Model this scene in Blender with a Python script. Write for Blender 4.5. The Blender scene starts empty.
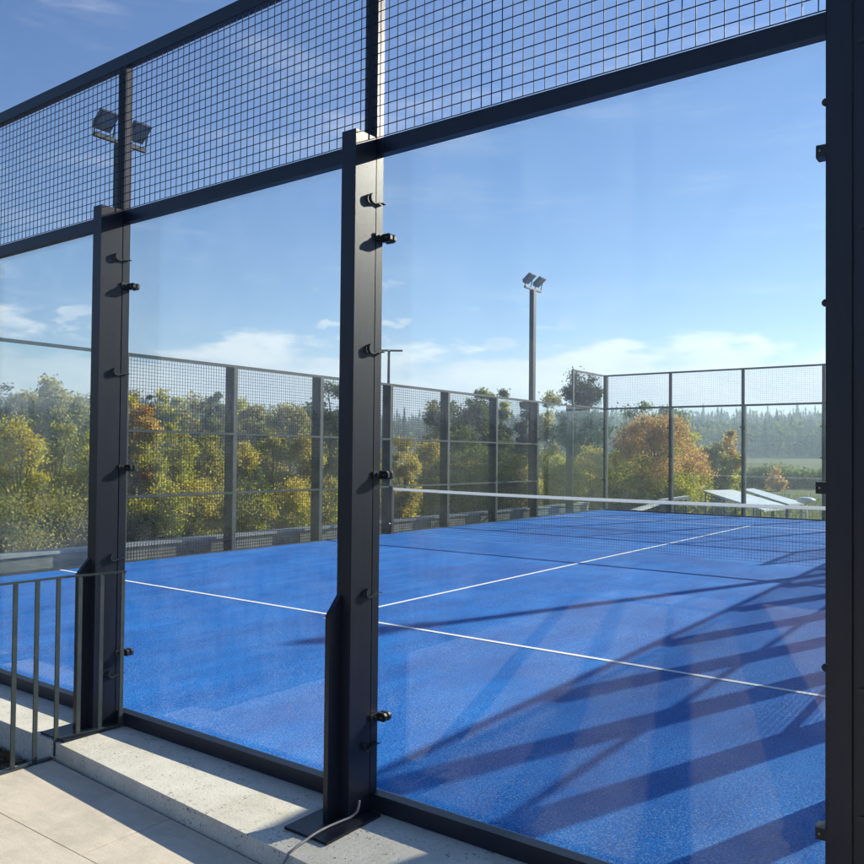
import bpy, bmesh, math, random
import numpy as np
from mathutils import Vector, Matrix, noise as mnoise

rnd = random.Random(7)
C = bpy.context.scene.collection
CAM = Vector((10.547, -2.982, 1.574))
YAW = -0.63617

# ------------------------------------------------------------------ materials
def mat(name):
    m = bpy.data.materials.new(name); m.use_nodes = True
    nt = m.node_tree; nt.nodes.clear()
    out = nt.nodes.new('ShaderNodeOutputMaterial')
    return m, nt, out

def N(nt, t, **kw):
    n = nt.nodes.new(t)
    for k, v in kw.items():
        if k.startswith('i_'):
            n.inputs[k[2:].replace('_', ' ')].default_value = v
        else:
            setattr(n, k, v)
    return n

def ramp(nt, fac, stops):
    r = nt.nodes.new('ShaderNodeValToRGB')
    e = r.color_ramp.elements
    while len(e) < len(stops): e.new(0.5)
    for el, (p, c) in zip(e, stops):
        el.position = p; el.color = (*c, 1) if len(c) == 3 else c
    nt.links.new(fac, r.inputs[0])
    return r

def coords(nt, scale=(1, 1, 1), kind='Object'):
    tc = N(nt, 'ShaderNodeTexCoord'); mp = N(nt, 'ShaderNodeMapping')
    mp.inputs['Scale'].default_value = scale
    nt.links.new(tc.outputs[kind], mp.inputs['Vector'])
    return mp.outputs['Vector']

def noise(nt, vec, scale, detail=4, rough=.55):
    n = N(nt, 'ShaderNodeTexNoise'); n.inputs['Scale'].default_value = scale
    n.inputs['Detail'].default_value = detail; n.inputs['Roughness'].default_value = rough
    nt.links.new(vec, n.inputs['Vector'])
    return n.outputs['Fac']

def mix(nt, fac, a, b, mode='MIX'):
    m = N(nt, 'ShaderNodeMix', data_type='RGBA', blend_type=mode)
    for sock, v in ((m.inputs[0], fac), (m.inputs[6], a), (m.inputs[7], b)):
        if hasattr(v, 'links') or isinstance(v, bpy.types.NodeSocket): nt.links.new(v, sock)
        else: sock.default_value = v if isinstance(v, (int, float)) else (*v, 1)
    return m.outputs[2]

def bump(nt, h, strength, dist=.01):
    b = N(nt, 'ShaderNodeBump'); b.inputs['Strength'].default_value = strength
    b.inputs['Distance'].default_value = dist
    nt.links.new(h, b.inputs['Height']); return b.outputs['Normal']

def surf(name, c1, c2=None, scale=6, rough=.7, rvar=.0, metallic=0, spec=.5, bmp=0, bscale=80, stops=(.35, .65), stretch=(1, 1, 1), tint=None):
    m, nt, out = mat(name)
    p = N(nt, 'ShaderNodeBsdfPrincipled')
    p.inputs['Roughness'].default_value = rough; p.inputs['Metallic'].default_value = metallic
    p.inputs['Specular IOR Level'].default_value = spec
    v = coords(nt, stretch)
    n1 = noise(nt, v, scale, 6, .6)
    r = ramp(nt, n1, [(stops[0], c1), (stops[1], c2 or c1)])
    nt.links.new(r.outputs[0], p.inputs['Base Color'])
    if rvar:
        mr = N(nt, 'ShaderNodeMapRange'); mr.inputs['To Min'].default_value = rough - rvar; mr.inputs['To Max'].default_value = rough + rvar
        nt.links.new(noise(nt, v, scale * 3), mr.inputs[0]); nt.links.new(mr.outputs[0], p.inputs['Roughness'])
    if bmp: nt.links.new(bump(nt, noise(nt, v, bscale), bmp), p.inputs['Normal'])
    nt.links.new(p.outputs[0], out.inputs[0])
    return m

M = {}
M['metal'] = surf('anthracite_paint', (.0012, .003, .013), (.004, .007, .020), 26, .37, .04, spec=.42, stretch=(1, 1, .12), bmp=.08, bscale=400)
M['wire'] = surf('wire_coating', (.008, .013, .03), (.012, .018, .038), 30, .6, spec=.08)
M['railing'] = surf('railing_paint', (.022, .034, .036), (.040, .052, .052), 12, .42, .05, spec=.55)
M['black'] = surf('black_steel', (.004, .005, .010), (.008, .009, .014), 30, .45, .05)
M['chrome'] = surf('bare_steel_strip', (.45, .46, .47), (.6, .6, .6), 30, .35, .05, metallic=.9)
M['galv'] = surf('pole_metal', (.014, .028, .034), (.022, .038, .044), 8, .5, .05, spec=.3)
M['lampbody'] = surf('lamp_body', (.05, .055, .06), (.08, .085, .09), 20, .4, .05, metallic=.5)
M['lens'] = surf('lamp_glass', (.10, .12, .13), (.17, .19, .20), 40, .15, .05)
M['white'] = surf('white_line', (.70, .72, .74), (.84, .85, .86), 60, .8)
M['tape'] = surf('white_net_tape', (.74, .74, .74), (.84, .84, .83), 20, .8)
_p = [n for n in M['tape'].node_tree.nodes if n.type == 'BSDF_PRINCIPLED'][0]
_t = N(M['tape'].node_tree, 'ShaderNodeBsdfTranslucent'); _t.inputs[0].default_value = (.85, .85, .84, 1)
_m = N(M['tape'].node_tree, 'ShaderNodeMixShader'); _m.inputs[0].default_value = .45
M['tape'].node_tree.links.new(_p.outputs[0], _m.inputs[1]); M['tape'].node_tree.links.new(_t.outputs[0], _m.inputs[2])
M['tape'].node_tree.links.new(_m.outputs[0], [n for n in M['tape'].node_tree.nodes if n.type == 'OUTPUT_MATERIAL'][0].inputs[0])
M['board'] = surf('white_board', (.62, .66, .68), (.78, .80, .80), 2, .35, .08)
M['cord'] = surf('grey_cable', (.22, .19, .20), (.32, .28, .28), 30, .5)
M['bark'] = surf('bark', (.05, .038, .028), (.11, .09, .07), 14, .9, bmp=.4, bscale=40)
M['rust'] = surf('rusty_bolt', (.25, .2, .16), (.4, .35, .3), 60, .4, metallic=.7)

def m_turf():
    m, nt, out = mat('blue_artificial_turf')
    p = N(nt, 'ShaderNodeBsdfPrincipled'); p.inputs['Roughness'].default_value = .85
    p.inputs['Specular IOR Level'].default_value = .12
    p.inputs['Sheen Weight'].default_value = 0
    v = coords(nt)
    big = ramp(nt, noise(nt, v, .55, 5, .6), [(.3, (.002, .120, .50)), (.7, (.005, .185, .68))])
    swirl = ramp(nt, noise(nt, coords(nt, (1, .28, 1)), 3.2, 6, .65), [(.35, (.70, .74, .80)), (.68, (1.22, 1.17, 1.08))])
    c = mix(nt, 1.0, big.outputs[0], swirl.outputs[0], 'MULTIPLY')
    vor = N(nt, 'ShaderNodeTexVoronoi'); vor.inputs['Scale'].default_value = 78
    nt.links.new(v, vor.inputs['Vector'])
    sp = ramp(nt, vor.outputs['Distance'], [(.10, (1.0, 1.0, 1.0)), (.30, (.25, .25, .25)), (.55, (0, 0, 0))])
    tu = ramp(nt, noise(nt, v, 95, 3, .75), [(.38, (.30, .38, .52)), (.60, (1.7, 1.5, 1.3))])
    c = mix(nt, 1.0, c, tu.outputs[0], 'MULTIPLY')
    # quartz sand grains lying in the fibres
    dens = ramp(nt, noise(nt, v, 1.3, 4, .6), [(.35, (.18, .18, .18)), (.7, (.75, .75, .75))])
    f = N(nt, 'ShaderNodeMath', operation='MULTIPLY')
    nt.links.new(sp.outputs[0], f.inputs[0]); nt.links.new(dens.outputs[0], f.inputs[1])
    c = mix(nt, f.outputs[0], c, (.36, .52, .76))
    nt.links.new(c, p.inputs['Base Color'])
    nt.links.new(bump(nt, noise(nt, v, 220, 2, .7), .9, .008), p.inputs['Normal'])
    nt.links.new(p.outputs[0], out.inputs[0])
    return m
M['turf'] = m_turf()

def m_concrete(name, a, b, pits=True, dens=.5):
    m, nt, out = mat(name)
    p = N(nt, 'ShaderNodeBsdfPrincipled'); p.inputs['Roughness'].default_value = .85
    v = coords(nt)
    base = ramp(nt, noise(nt, v, 5, 8, .65), [(.3, a), (.7, b)])
    c = base.outputs[0]
    st = ramp(nt, noise(nt, v, 1.7, 5, .7), [(.52, (0, 0, 0)), (.72, (.55, .55, .55))])
    c = mix(nt, st.outputs[0], c, tuple(x * y for x, y in zip(a, (.78, .72, .60))))
    if pits:
        pn = ramp(nt, noise(nt, v, 70, 3, .6), [(.60, (0, 0, 0)), (.66, (1, 1, 1))])
        pm = ramp(nt, noise(nt, v, 9, 3, .6), [(.42, (0, 0, 0)), (.62, (dens, dens, dens))])
        f = N(nt, 'ShaderNodeMath', operation='MULTIPLY')
        nt.links.new(pn.outputs[0], f.inputs[0]); nt.links.new(pm.outputs[0], f.inputs[1])
        c = mix(nt, f.outputs[0], c, (.07, .07, .075))
    fine = ramp(nt, noise(nt, v, 160, 2, .6), [(.3, (.82, .82, .82)), (.7, (1.1, 1.1, 1.1))])
    c = mix(nt, 1.0, c, fine.outputs[0], 'MULTIPLY')
    nt.links.new(c, p.inputs['Base Color'])
    nt.links.new(bump(nt, noise(nt, v, 60, 5, .7), .35, .006), p.inputs['Normal'])
    nt.links.new(p.outputs[0], out.inputs[0])
    return m
M['kerb'] = m_concrete('pitted_kerb_concrete', (.62, .57, .47), (.80, .75, .64), True, 1.0)
M['upstand'] = m_concrete('upstand_concrete', (.36, .37, .36), (.50, .51, .49), True, .3)

def m_paving():
    m, nt, out = mat('beige_paving')
    p = N(nt, 'ShaderNodeBsdfPrincipled'); p.inputs['Roughness'].default_value = .75
    v = coords(nt, (1, 1, 1))
    base = ramp(nt, noise(nt, coords(nt, (1, 3.5, 1)), 5, 7, .7), [(.3, (.64, .54, .42)), (.7, (.77, .66, .52))])
    c = mix(nt, 1.0, base.outputs[0], ramp(nt, noise(nt, v, 240, 2, .6), [(.3, (.85, .85, .85)), (.7, (1.1, 1.1, 1.1))]).outputs[0], 'MULTIPLY')
    st = ramp(nt, noise(nt, v, 3.2, 7, .7), [(.46, (0, 0, 0)), (.70, (.5, .5, .5))])
    c = mix(nt, st.outputs[0], c, (.38, .34, .28))
    nt.links.new(c, p.inputs['Base Color'])
    nt.links.new(bump(nt, noise(nt, v, 120, 4, .6), .2, .003), p.inputs['Normal'])
    nt.links.new(p.outputs[0], out.inputs[0])
    return m
M['paving'] = m_paving()
M['joint'] = surf('dark_joint', (.05, .045, .04), (.09, .08, .07), 30, .9)
M['gravel'] = surf('gravel_ground', (.03, .028, .025), (.22, .20, .17), 45, .95, bmp=.8, bscale=60, stops=(.4, .62))

def m_ground():
    m, nt, out = mat('meadow_ground')
    p = N(nt, 'ShaderNodeBsdfPrincipled'); p.inputs['Roughness'].default_value = .95; p.inputs['Specular IOR Level'].default_value = .1
    v = coords(nt)
    g = ramp(nt, noise(nt, v, .05, 8, .62), [(.32, (.07, .085, .022)), (.52, (.13, .145, .035)), (.7, (.19, .17, .06))])
    f = ramp(nt, noise(nt, v, 1.7, 6, .7), [(.3, (.7, .7, .7)), (.7, (1.25, 1.25, 1.2))])
    c = mix(nt, 1.0, g.outputs[0], f.outputs[0], 'MULTIPLY')
    nt.links.new(c, p.inputs['Base Color'])
    nt.links.new(bump(nt, noise(nt, v, 6, 5, .7), .6, .1), p.inputs['Normal'])
    nt.links.new(p.outputs[0], out.inputs[0])
    return m
M['ground'] = m_ground()
M['soil'] = surf('brown_soil_path', (.16, .12, .08), (.38, .32, .25), 3.5, .95, bmp=.6, bscale=25)

def m_glass():
    # clear pane: pale green tinted transmission plus Schlick reflection of both faces
    m, nt, out = mat('court_glass')
    geo = N(nt, 'ShaderNodeNewGeometry')
    dot = N(nt, 'ShaderNodeVectorMath', operation='DOT_PRODUCT')
    nt.links.new(geo.outputs['Normal'], dot.inputs[0]); nt.links.new(geo.outputs['Incoming'], dot.inputs[1])
    ab = N(nt, 'ShaderNodeMath', operation='ABSOLUTE'); nt.links.new(dot.outputs['Value'], ab.inputs[0])
    om = N(nt, 'ShaderNodeMath', operation='SUBTRACT'); om.inputs[0].default_value = 1; nt.links.new(ab.outputs[0], om.inputs[1])
    pw = N(nt, 'ShaderNodeMath', operation='POWER'); pw.inputs[1].default_value = 5; nt.links.new(om.outputs[0], pw.inputs[0])
    ma = N(nt, 'ShaderNodeMath', operation='MULTIPLY_ADD'); ma.inputs[1].default_value = .955; ma.inputs[2].default_value = .05
    nt.links.new(pw.outputs[0], ma.inputs[0])
    tr = N(nt, 'ShaderNodeBsdfTransparent'); tr.inputs[0].default_value = (.955, .985, .975, 1)
    gl = N(nt, 'ShaderNodeBsdfGlossy'); gl.inputs['Roughness'].default_value = .0
    # slight roller-wave of toughened glass
    v = coords(nt, (1, 1, .35))
    nt.links.new(bump(nt, noise(nt, v, 5, 1, .4), .02, .02), gl.inputs['Normal'])
    mx = N(nt, 'ShaderNodeMixShader')
    nt.links.new(ma.outputs[0], mx.inputs[0]); nt.links.new(tr.outputs[0], mx.inputs[1]); nt.links.new(gl.outputs[0], mx.inputs[2])
    # faint dust film
    df = N(nt, 'ShaderNodeBsdfTranslucent'); df.inputs[0].default_value = (.75, .80, .84, 1)
    du = ramp(nt, noise(nt, coords(nt, (1, 1, 1)), 3.5, 8, .75), [(.42, (.001, .001, .001)), (.78, (.016, .016, .016))])
    mx2 = N(nt, 'ShaderNodeMixShader')
    nt.links.new(du.outputs[0], mx2.inputs[0]); nt.links.new(mx.outputs[0], mx2.inputs[1]); nt.links.new(df.outputs[0], mx2.inputs[2])
    nt.links.new(mx2.outputs[0], out.inputs[0])
    return m
M['glass'] = m_glass()

def m_leaf():
    m, nt, out = mat('foliage')
    at = N(nt, 'ShaderNodeVertexColor', layer_name='Col')
    d = N(nt, 'ShaderNodeBsdfDiffuse'); t = N(nt, 'ShaderNodeBsdfTranslucent')
    nt.links.new(at.outputs[0], d.inputs[0])
    hs = N(nt, 'ShaderNodeHueSaturation'); hs.inputs['Saturation'].default_value = 1.1; hs.inputs['Value'].default_value = 1.15
    nt.links.new(at.outputs[0], hs.inputs['Color']); nt.links.new(hs.outputs[0], t.inputs[0])
    mx = N(nt, 'ShaderNodeMixShader'); mx.inputs[0].default_value = .55
    nt.links.new(d.outputs[0], mx.inputs[1]); nt.links.new(t.outputs[0], mx.inputs[2])
    nt.links.new(mx.outputs[0], out.inputs[0])
    return m
M['leaf'] = m_leaf()

# ------------------------------------------------------------------ object helpers
def tag(o, label=None, cat=None, group=None, kind=None):
    if label: o['label'] = label
    if cat: o['category'] = cat
    if group: o['group'] = group
    if kind: o['kind'] = kind
    return o

def empty(name, loc=(0, 0, 0), label=None, cat=None, group=None):
    o = bpy.data.objects.new(name, None); C.objects.link(o); o.location = loc
    o.empty_display_size = .2
    return tag(o, label, cat, group)

def obj(name, bm, m, parent=None, smooth=False, bevel=0):
    if bevel:
        bmesh.ops.bevel(bm, geom=[e for e in bm.edges if e.calc_face_angle(0) > .5], offset=bevel, segments=2, affect='EDGES', profile=.6)
    bmesh.ops.recalc_face_normals(bm, faces=bm.faces)
    me = bpy.data.meshes.new(name); bm.to_mesh(me); bm.free()
    me.materials.append(M[m] if isinstance(m, str) else m)
    if smooth:
        for p in me.polygons: p.use_smooth = True
    o = bpy.data.objects.new(name, me); C.objects.link(o)
    if parent:
        o.parent = parent
        off = Vector((0, 0, 0)); q = parent
        while q is not None: off += q.location; q = q.parent
        o.location = -off            # geometry is written in world coordinates
    return o

def box(bm, a, b, f=None):
    x0, y0, z0 = a; x1, y1, z1 = b
    P = [(x0, y0, z0), (x1, y0, z0), (x1, y1, z0), (x0, y1, z0), (x0, y0, z1), (x1, y0, z1), (x1, y1, z1), (x0, y1, z1)]
    if f: P = [f(*p) for p in P]
    v = [bm.verts.new(p) for p in P]
    for q in ((0, 3, 2, 1), (4, 5, 6, 7), (0, 1, 5, 4), (1, 2, 6, 5), (2, 3, 7, 6), (3, 0, 4, 7)):
        bm.faces.new([v[i] for i in q])
    return bm

def prism(bm, prof, ext, f):
    """prof: list of 2-D points, ext: (a,b); f(p, t) -> world"""
    a = [bm.verts.new(f(p, ext[0])) for p in prof]; b = [bm.verts.new(f(p, ext[1])) for p in prof]
    n = len(prof); bm.faces.new(a); bm.faces.new(b[::-1])
    for i in range(n): bm.faces.new([a[i], b[i], b[(i + 1) % n], a[(i + 1) % n]])
    return bm

def tube(bm, pts, r, n=6, cap=True):
    pts = [Vector(p) for p in pts]; rings = []
    rs = r if isinstance(r, (list, tuple)) else [r] * len(pts)
    up = None
    for i, p in enumerate(pts):
        d = (pts[min(i + 1, len(pts) - 1)] - pts[max(i - 1, 0)]).normalized()
        if up is None:
            up = Vector((0, 0, 1)) if abs(d.z) < .9 else Vector((1, 0, 0))
        s = d.cross(up).normalized(); up = s.cross(d).normalized()
        rings.append([bm.verts.new(p + (s * math.cos(2 * math.pi * k / n) + up * math.sin(2 * math.pi * k / n)) * rs[i]) for k in range(n)])
    for a, b in zip(rings, rings[1:]):
        for k in range(n): bm.faces.new([a[k], a[(k + 1) % n], b[(k + 1) % n], b[k]])
    if cap: bm.faces.new(rings[0][::-1]); bm.faces.new(rings[-1])
    return bm

def quads(name, V, m, parent=None, cols=None, kind=None):
    """V: (n,4,3) array of quads in world coordinates"""
    V = np.asarray(V, dtype=np.float32); n = len(V)
    me = bpy.data.meshes.new(name)
    me.vertices.add(n * 4); me.vertices.foreach_set('co', V.reshape(-1))
    me.loops.add(n * 4); me.loops.foreach_set('vertex_index', np.arange(n * 4, dtype=np.int32))
    me.polygons.add(n); me.polygons.foreach_set('loop_start', np.arange(0, n * 4, 4, dtype=np.int32))
    me.materials.append(M[m]); me.update(calc_edges=True)
    if cols is not None:
        at = me.color_attributes.new('Col', 'FLOAT_COLOR', 'CORNER')
        c = np.ones((n, 4, 4), np.float32); c[:, :, :3] = cols[:, None, :]
        at.data.foreach_set('color', c.reshape(-1))
    o = bpy.data.objects.new(name, me); C.objects.link(o)
    if parent: o.parent = parent; o.location = -parent.location
    return o

# ------------------------------------------------------------------ wall frames: (u along, v outward, z)
def F_near(u, v, z): return (u, -v, z)
def F_far(u, v, z): return (u, 20 + v, z)
def F_left(u, v, z): return (-v, u, z)
def F_right(u, v, z): return (10 + v, u, z)

def wires(f, u0, u1, z0, z1, v, step=.05, r=.0016, phase=0):
    """welded wire grid as four-sided rods"""
    V = []
    def rod(a, b, ax):
        # ax: 'u' horizontal, 'z' vertical rod
        (ua, va, za), (ub, vb, zb) = a, b
        if ax == 'u': o = [(0, -r, -r), (0, r, -r), (0, r, r), (0, -r, r)]
        else: o = [(-r, -r, 0), (r, -r, 0), (r, r, 0), (-r, r, 0)]
        for i in range(4):
            p, q = o[i], o[(i + 1) % 4]
            V.append([f(ua + p[0], va + p[1], za + p[2]), f(ub + p[0], vb + p[1], zb + p[2]),
                      f(ub + q[0], vb + q[1], zb + q[2]), f(ua + q[0], va + q[1], za + q[2])])
    n = int(round((z1 - z0) / step))
    for i in range(n + 1):
        z = z0 + (z1 - z0) * i / n; rod((u0, v, z), (u1, v, z), 'u')
    n = int(round((u1 - u0) / step))
    for i in range(n + 1):
        u = u0 + (u1 - u0) * i / n; rod((u, v + 2 * r, z0), (u, v + 2 * r, z1), 'z')
    return V

HOOKS = (2.73, 2.04, .93, .24)
CLAMPS = (2.58, 1.48, .37)
PW = .0385                                     # half width of a post

def make_post(root, f, u, h_mull, h_out=3.05, detail=True, side=1, stiff=True, vo=.2):
    """H post of a glass wall: inner mullion + deeper outer profile, clamps and hooks on the +side face"""
    bm = bmesh.new()
    box(bm, (u - PW, .003, -.05), (u + PW, .050, h_mull), f)
    # outer profile: channel with front flange, recessed web and back flange
    uu = .0425
    prof = [(-uu, vo), (uu, vo), (uu, vo - .016), (uu - .002, vo - .016), (uu - .002, .058), (-uu + .002, .058), (-uu + .002, vo - .016), (-uu, vo - .016)]
    prism(bm, prof, (-.05, h_out - .012), lambda p, t: f(u + p[0], p[1], t))
    post = obj('post', bm, 'metal', root, bevel=.0012)
    if stiff:
        bm = bmesh.new()
        pr = [(vo + .002, -.045), (vo + .075, -.045), (vo + .075, .86), (vo + .002, .945)]
        prism(bm, pr, (-.040, -.014), lambda p, t: f(u + t, p[0], p[1]))
        obj('stiffener', bm, 'metal', post, bevel=.001)
        bm = bmesh.new(); box(bm, (u - .13, .07, -.048), (u + .12, .42, -.036), f)
        bp = obj('base_plate', bm, 'metal', post, bevel=.001)
    if not detail: return post
    e = side * (.0425)
    for z in HOOKS:
        bm = bmesh.new()
        path = [(.100, .036), (.108, .028), (.110, .012), (.102, -.001), (.084, -.005), (.056, .004), (.026, .012), (.004, .008)]
        t = .0022
        for (a, b) in zip(path, path[1:]):
            d = Vector((b[0] - a[0], b[1] - a[1])).normalized(); n = Vector((-d.y, d.x)) * t
            pr = [(a[0] - n.x, a[1] - n.y), (b[0] - n.x, b[1] - n.y), (b[0] + n.x, b[1] + n.y), (a[0] + n.x, a[1] + n.y)]
            lo, hi = sorted((e, e + side * .018))
            prism(bm, pr, (lo, hi), lambda p, t_: f(u + t_, p[0], z + p[1]))
        obj('hook', bm, 'galv', post)
    for z in CLAMPS:
        bm = bmesh.new()
        lo, hi = sorted((u + e, u + e + side * .052))
        w = .019
        # glass clamp: rounded plate in front of the pane, lug on the post, bolt
        pr = [(lo, -w), (lo, w), (hi - .010, w), (hi, w - .010), (hi, -w + .010), (hi - .010, -w)] if side > 0 else \
             [(hi, -w), (hi, w), (lo + .010, w), (lo, w - .010), (lo, -w + .010), (lo + .010, -w)]
        prism(bm, pr, (-.002, .014), lambda p, t_: f(p[0], t_, z + p[1]))
        prism(bm, pr, (-.030, -.016), lambda p, t_: f(p[0], t_, z + p[1]))
        l2, h2 = sorted((u + e + side * .001, u + e + side * .007))
        box(bm, (l2, .014, z - .016), (h2, .062, z + .018), f)
        cu = u + e + side * .034
        tube(bm, [f(cu, .014, z), f(cu, .022, z)], .009, 8)
        tube(bm, [f(u + e + side * .007, .040, z + .002), f(u + e + side * .018, .040, z + .002)], .009, 8)
        c = obj('glass_clamp', bm, 'black', post)
        bm = bmesh.new(); tube(bm, [f(cu, .022, z), f(cu, .025, z)], .0035, 8); obj('bolt', bm, 'rust', post)
    return post

def rail(root, f, u0, u1, z0, z1, v0=.003, v1=.050, name='rail', m='metal'):
    bm = bmesh.new(); box(bm, (u0, v0, z0), (u1, v1, z1), f)
    return obj(name, bm, m, root, bevel=.0012)

def pane(root, f, u0, u1, z0, z1, v=-.006):
    bm = bmesh.new(); box(bm, (u0, v - .006, z0), (u1, v + .006, z1), f)
    return obj('glass_pane', bm, 'glass', root)

def meshpanel(root, f, u0, u1, z0, z1, v=.0535, name='wire_mesh'):
    return quads(name, wires(f, u0, u1, z0, z1, v), 'wire', root)

# ---- near end wall (the one we look through)
near = empty('glass_fence', (8, -.1, 0), 'tall dark glass fence in the foreground standing on the concrete kerb', 'glass fence')
OFF = .022
for i, x in enumerate((0, 2, 4, 6, 8)):
    make_post(near, F_near, x + OFF, 3.925, detail=x >= 2)
rail(near, F_near, 0 - PW, 9.97, 3.925, 4.0, name='top_rail')
xs = [0 + OFF, 2 + OFF, 4 + OFF, 6 + OFF, 8 + OFF, 10.012]
for a, b in zip(xs, xs[1:]):
    a2, b2 = a + PW + .0005, b - PW - .0005
    rail(near, F_near, a2, b2, 2.962, 3.036, name='middle_rail')
    rail(near, F_near, a2, b2, -.046, .030, v0=-.012, v1=.048, name='bottom_rail')
    pane(near, F_near, a2 - .008, b2 + .008, .031, 2.961, v=-.008)
    meshpanel(near, F_near, a2 - .03, b2 + .03, 3.04, 3.92, v=.0535)
# corner post: two profiles side by side
bm = bmesh.new()
box(bm, (10.008, -.02, -.05), (10.075, .2, 4.0), F_near); box(bm, (10.078, -.12, -.05), (10.36, .185, 4.0), F_near); box(bm, (9.972, -.02, -.05), (10.007, .045, 4.0), F_near)
cp = obj('corner_post', bm, 'metal', near, bevel=.0015)
for z in (2.58, 1.48, .37):
    bm = bmesh.new(); box(bm, (9.945, .046, z - .019), (10.007, .056, z + .019), F_near); box(bm, (9.942, -.002, z - .019), (9.971, .045, z + .019), F_near)
    obj('glass_clamp', bm, 'black', cp, bevel=.004)
    bm = bmesh.new(); tube(bm, [F_near(9.956, .056, z), F_near(9.956, .0585, z)], .0035, 8); obj('bolt', bm, 'rust', cp)
for z in (2.69, 2.06, .93, 2.28, 2.85, .88, .5):
    bm = bmesh.new()
    if z in (2.69, 2.06, .93): tube(bm, [F_near(10.008, .17, z), F_near(9.992, .17, z), F_near(9.986, .17, z)], [.012, .012, .006], 10)
    else: tube(bm, [F_near(10.10, .185, z), F_near(10.10, .192, z)], .009, 8)
    obj('bolt', bm, 'black', cp)

# ---- far end wall
far = empty('glass_fence', (5, 20.1, 0), 'far glass fence beyond the net, in front of the orange bush', 'glass fence')
for x in (0, 2, 4, 6, 8, 10):
    bm = bmesh.new()
    box(bm, (x - PW, .003, -.1), (x + PW, .05, 4.0), F_far)
    box(bm, (x - .05, .052, -.1), (x + .05, .17, 3.0 if 0 < x < 10 else 4.0), F_far)
    p = obj('post', bm, 'galv', far, bevel=.001)
    for z in (.9, 1.6, 2.4):
        for s in (-1, 1):
            bm = bmesh.new(); box(bm, (x + s * .055 - .016, -.022, z - .02), (x + s * .055 + .016, .014, z + .02), F_far); obj('glass_clamp', bm, 'black', p)
for x in (0, 2, 4, 6, 8):
    a, b = x + PW + .001, x + 2 - PW - .001
    rail(far, F_far, a, b, 3.955, 3.998, name='top_rail', m='galv'); rail(far, F_far, a, b, 2.97, 3.02, name='middle_rail', m='galv')
    rail(far, F_far, a, b, -.03, .035, v0=-.012, name='bottom_rail', m='metal')
    pane(far, F_far, a - .01, b + .01, .036, 2.969); meshpanel(far, F_far, a, b, 3.03, 3.95)

# ---- side walls
def side_wall(root, f, sgn):
    for y in (2, 4, 6, 8, 10, 12, 14, 16, 18):
        bm = bmesh.new()
        h = 4.0 if y in (2, 18) else 3.0
        box(bm, (y - PW, .003, -.1), (y + PW, .05, h), f)
        box(bm, (y - .044, .052, -.1), (y + .044, .21, 3.0), f)
        obj('post', bm, 'railing', root, bevel=.001)
    edges = [.02, 2, 4, 6, 8, 10, 12, 14, 16, 18, 19.97]
    for a, b in zip(edges, edges[1:]):
        a2, b2 = a + PW + .001, b - PW - .001
        end = a < 1.9 or a >= 18
        gl = a < 3.9 or a >= 16
        if end:
            rail(root, f, a2, b2, 3.955, 3.998, name='top_rail', m='galv')
            rail(root, f, a2, b2, 2.97, 3.02, name='middle_rail', m='galv')
            meshpanel(root, f, a2, b2, 3.03, 3.95)
        else:
            rail(root, f, a2, b2, 2.955, 2.998, name='top_rail', m='galv')
        if gl:
            pane(root, f, a2 - .01, b2 + .01, .036, 2.95)
            rail(root, f, a2, b2, -.03, .035, v0=-.012, name='bottom_rail', m='railing')
        else:
            quads('wire_mesh', wires(f, a2 - .03, b2 + .03, .02, 2.95, .0535, r=.0023), 'wire', root)
            for z in (.935, 1.885):
                rail(root, f, a2, b2, z - .017, z + .017, v0=.0, v1=.040, name='middle_rail', m='galv')
            rail(root, f, a2, b2, -.04, .012, name='bottom_rail', m='railing')
left = empty('mesh_fence', (-.1, 10, 0), 'long grey wire mesh fence left of the court before the autumn bushes', 'mesh fence')
right = empty('mesh_fence', (10.1, 10, 0), 'wire mesh fence right of the court that casts the long shadows', 'mesh fence')
side_wall(left, F_left, -1); side_wall(right, F_right, 1)

# ------------------------------------------------------------------ court
def struct(name, bm, m, **k):
    return tag(obj(name, bm, m, **k), kind='structure')
bm = bmesh.new(); box(bm, (-.02, .012, -.12), (10.02, 20.02, 0)); struct('court_surface', bm, 'turf')
bm = bmesh.new()
def sheet(bm, x0, y0, x1, y1, z): bm.faces.new([bm.verts.new(p) for p in ((x0, y0, z), (x1, y0, z), (x1, y1, z), (x0, y1, z))])
LW = .024
sheet(bm, .0, 3.05 - LW, 9.99, 3.05 + LW, .004); sheet(bm, .0, 16.95 - LW, 9.99, 16.95 + LW, .004)
sheet(bm, 5 - LW, 2.87, 5 + LW, 3.05 - LW, .004); sheet(bm, 5 - LW, 3.05 + LW, 5 + LW, 16.95 - LW, .004); sheet(bm, 5 - LW, 16.95 + LW, 5 + LW, 17.13, .004)
struct('court_lines', bm, 'white')

# net
net = empty('net', (5, 10, 0), 'black padel net with a white top tape stretched across the blue court', 'net')
def nz(x): return .88 + .04 * ((x - 5) / 5) ** 2
V = []
r = .0016
n = int(9.9 / .045)
for i in range(n + 1):
    x = .05 + 9.9 * i / n; h = nz(x) - .055
    V.append([(x - r, 10, .03), (x + r, 10, .03), (x + r, 10, h), (x - r, 10, h)]); V.append([(x, 10 - r, .03), (x, 10 + r, .03), (x, 10 + r, h), (x, 10 - r, h)])
for k in range(19):
    t = k / 18
    for i in range(20):
        xa, xb = .05 + 9.9 * i / 20, .05 + 9.9 * (i + 1) / 20
        za, zb = .03 + (nz(xa) - .085) * t, .03 + (nz(xb) - .085) * t
        V.append([(xa, 10, za - r), (xb, 10, zb - r), (xb, 10, zb + r), (xa, 10, za + r)]); V.append([(xa, 10 - r, za), (xb, 10 - r, zb), (xb, 10 + r, zb), (xa, 10 + r, za)])
quads('net_mesh', V, 'black', net)
bm = bmesh.new()
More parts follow.
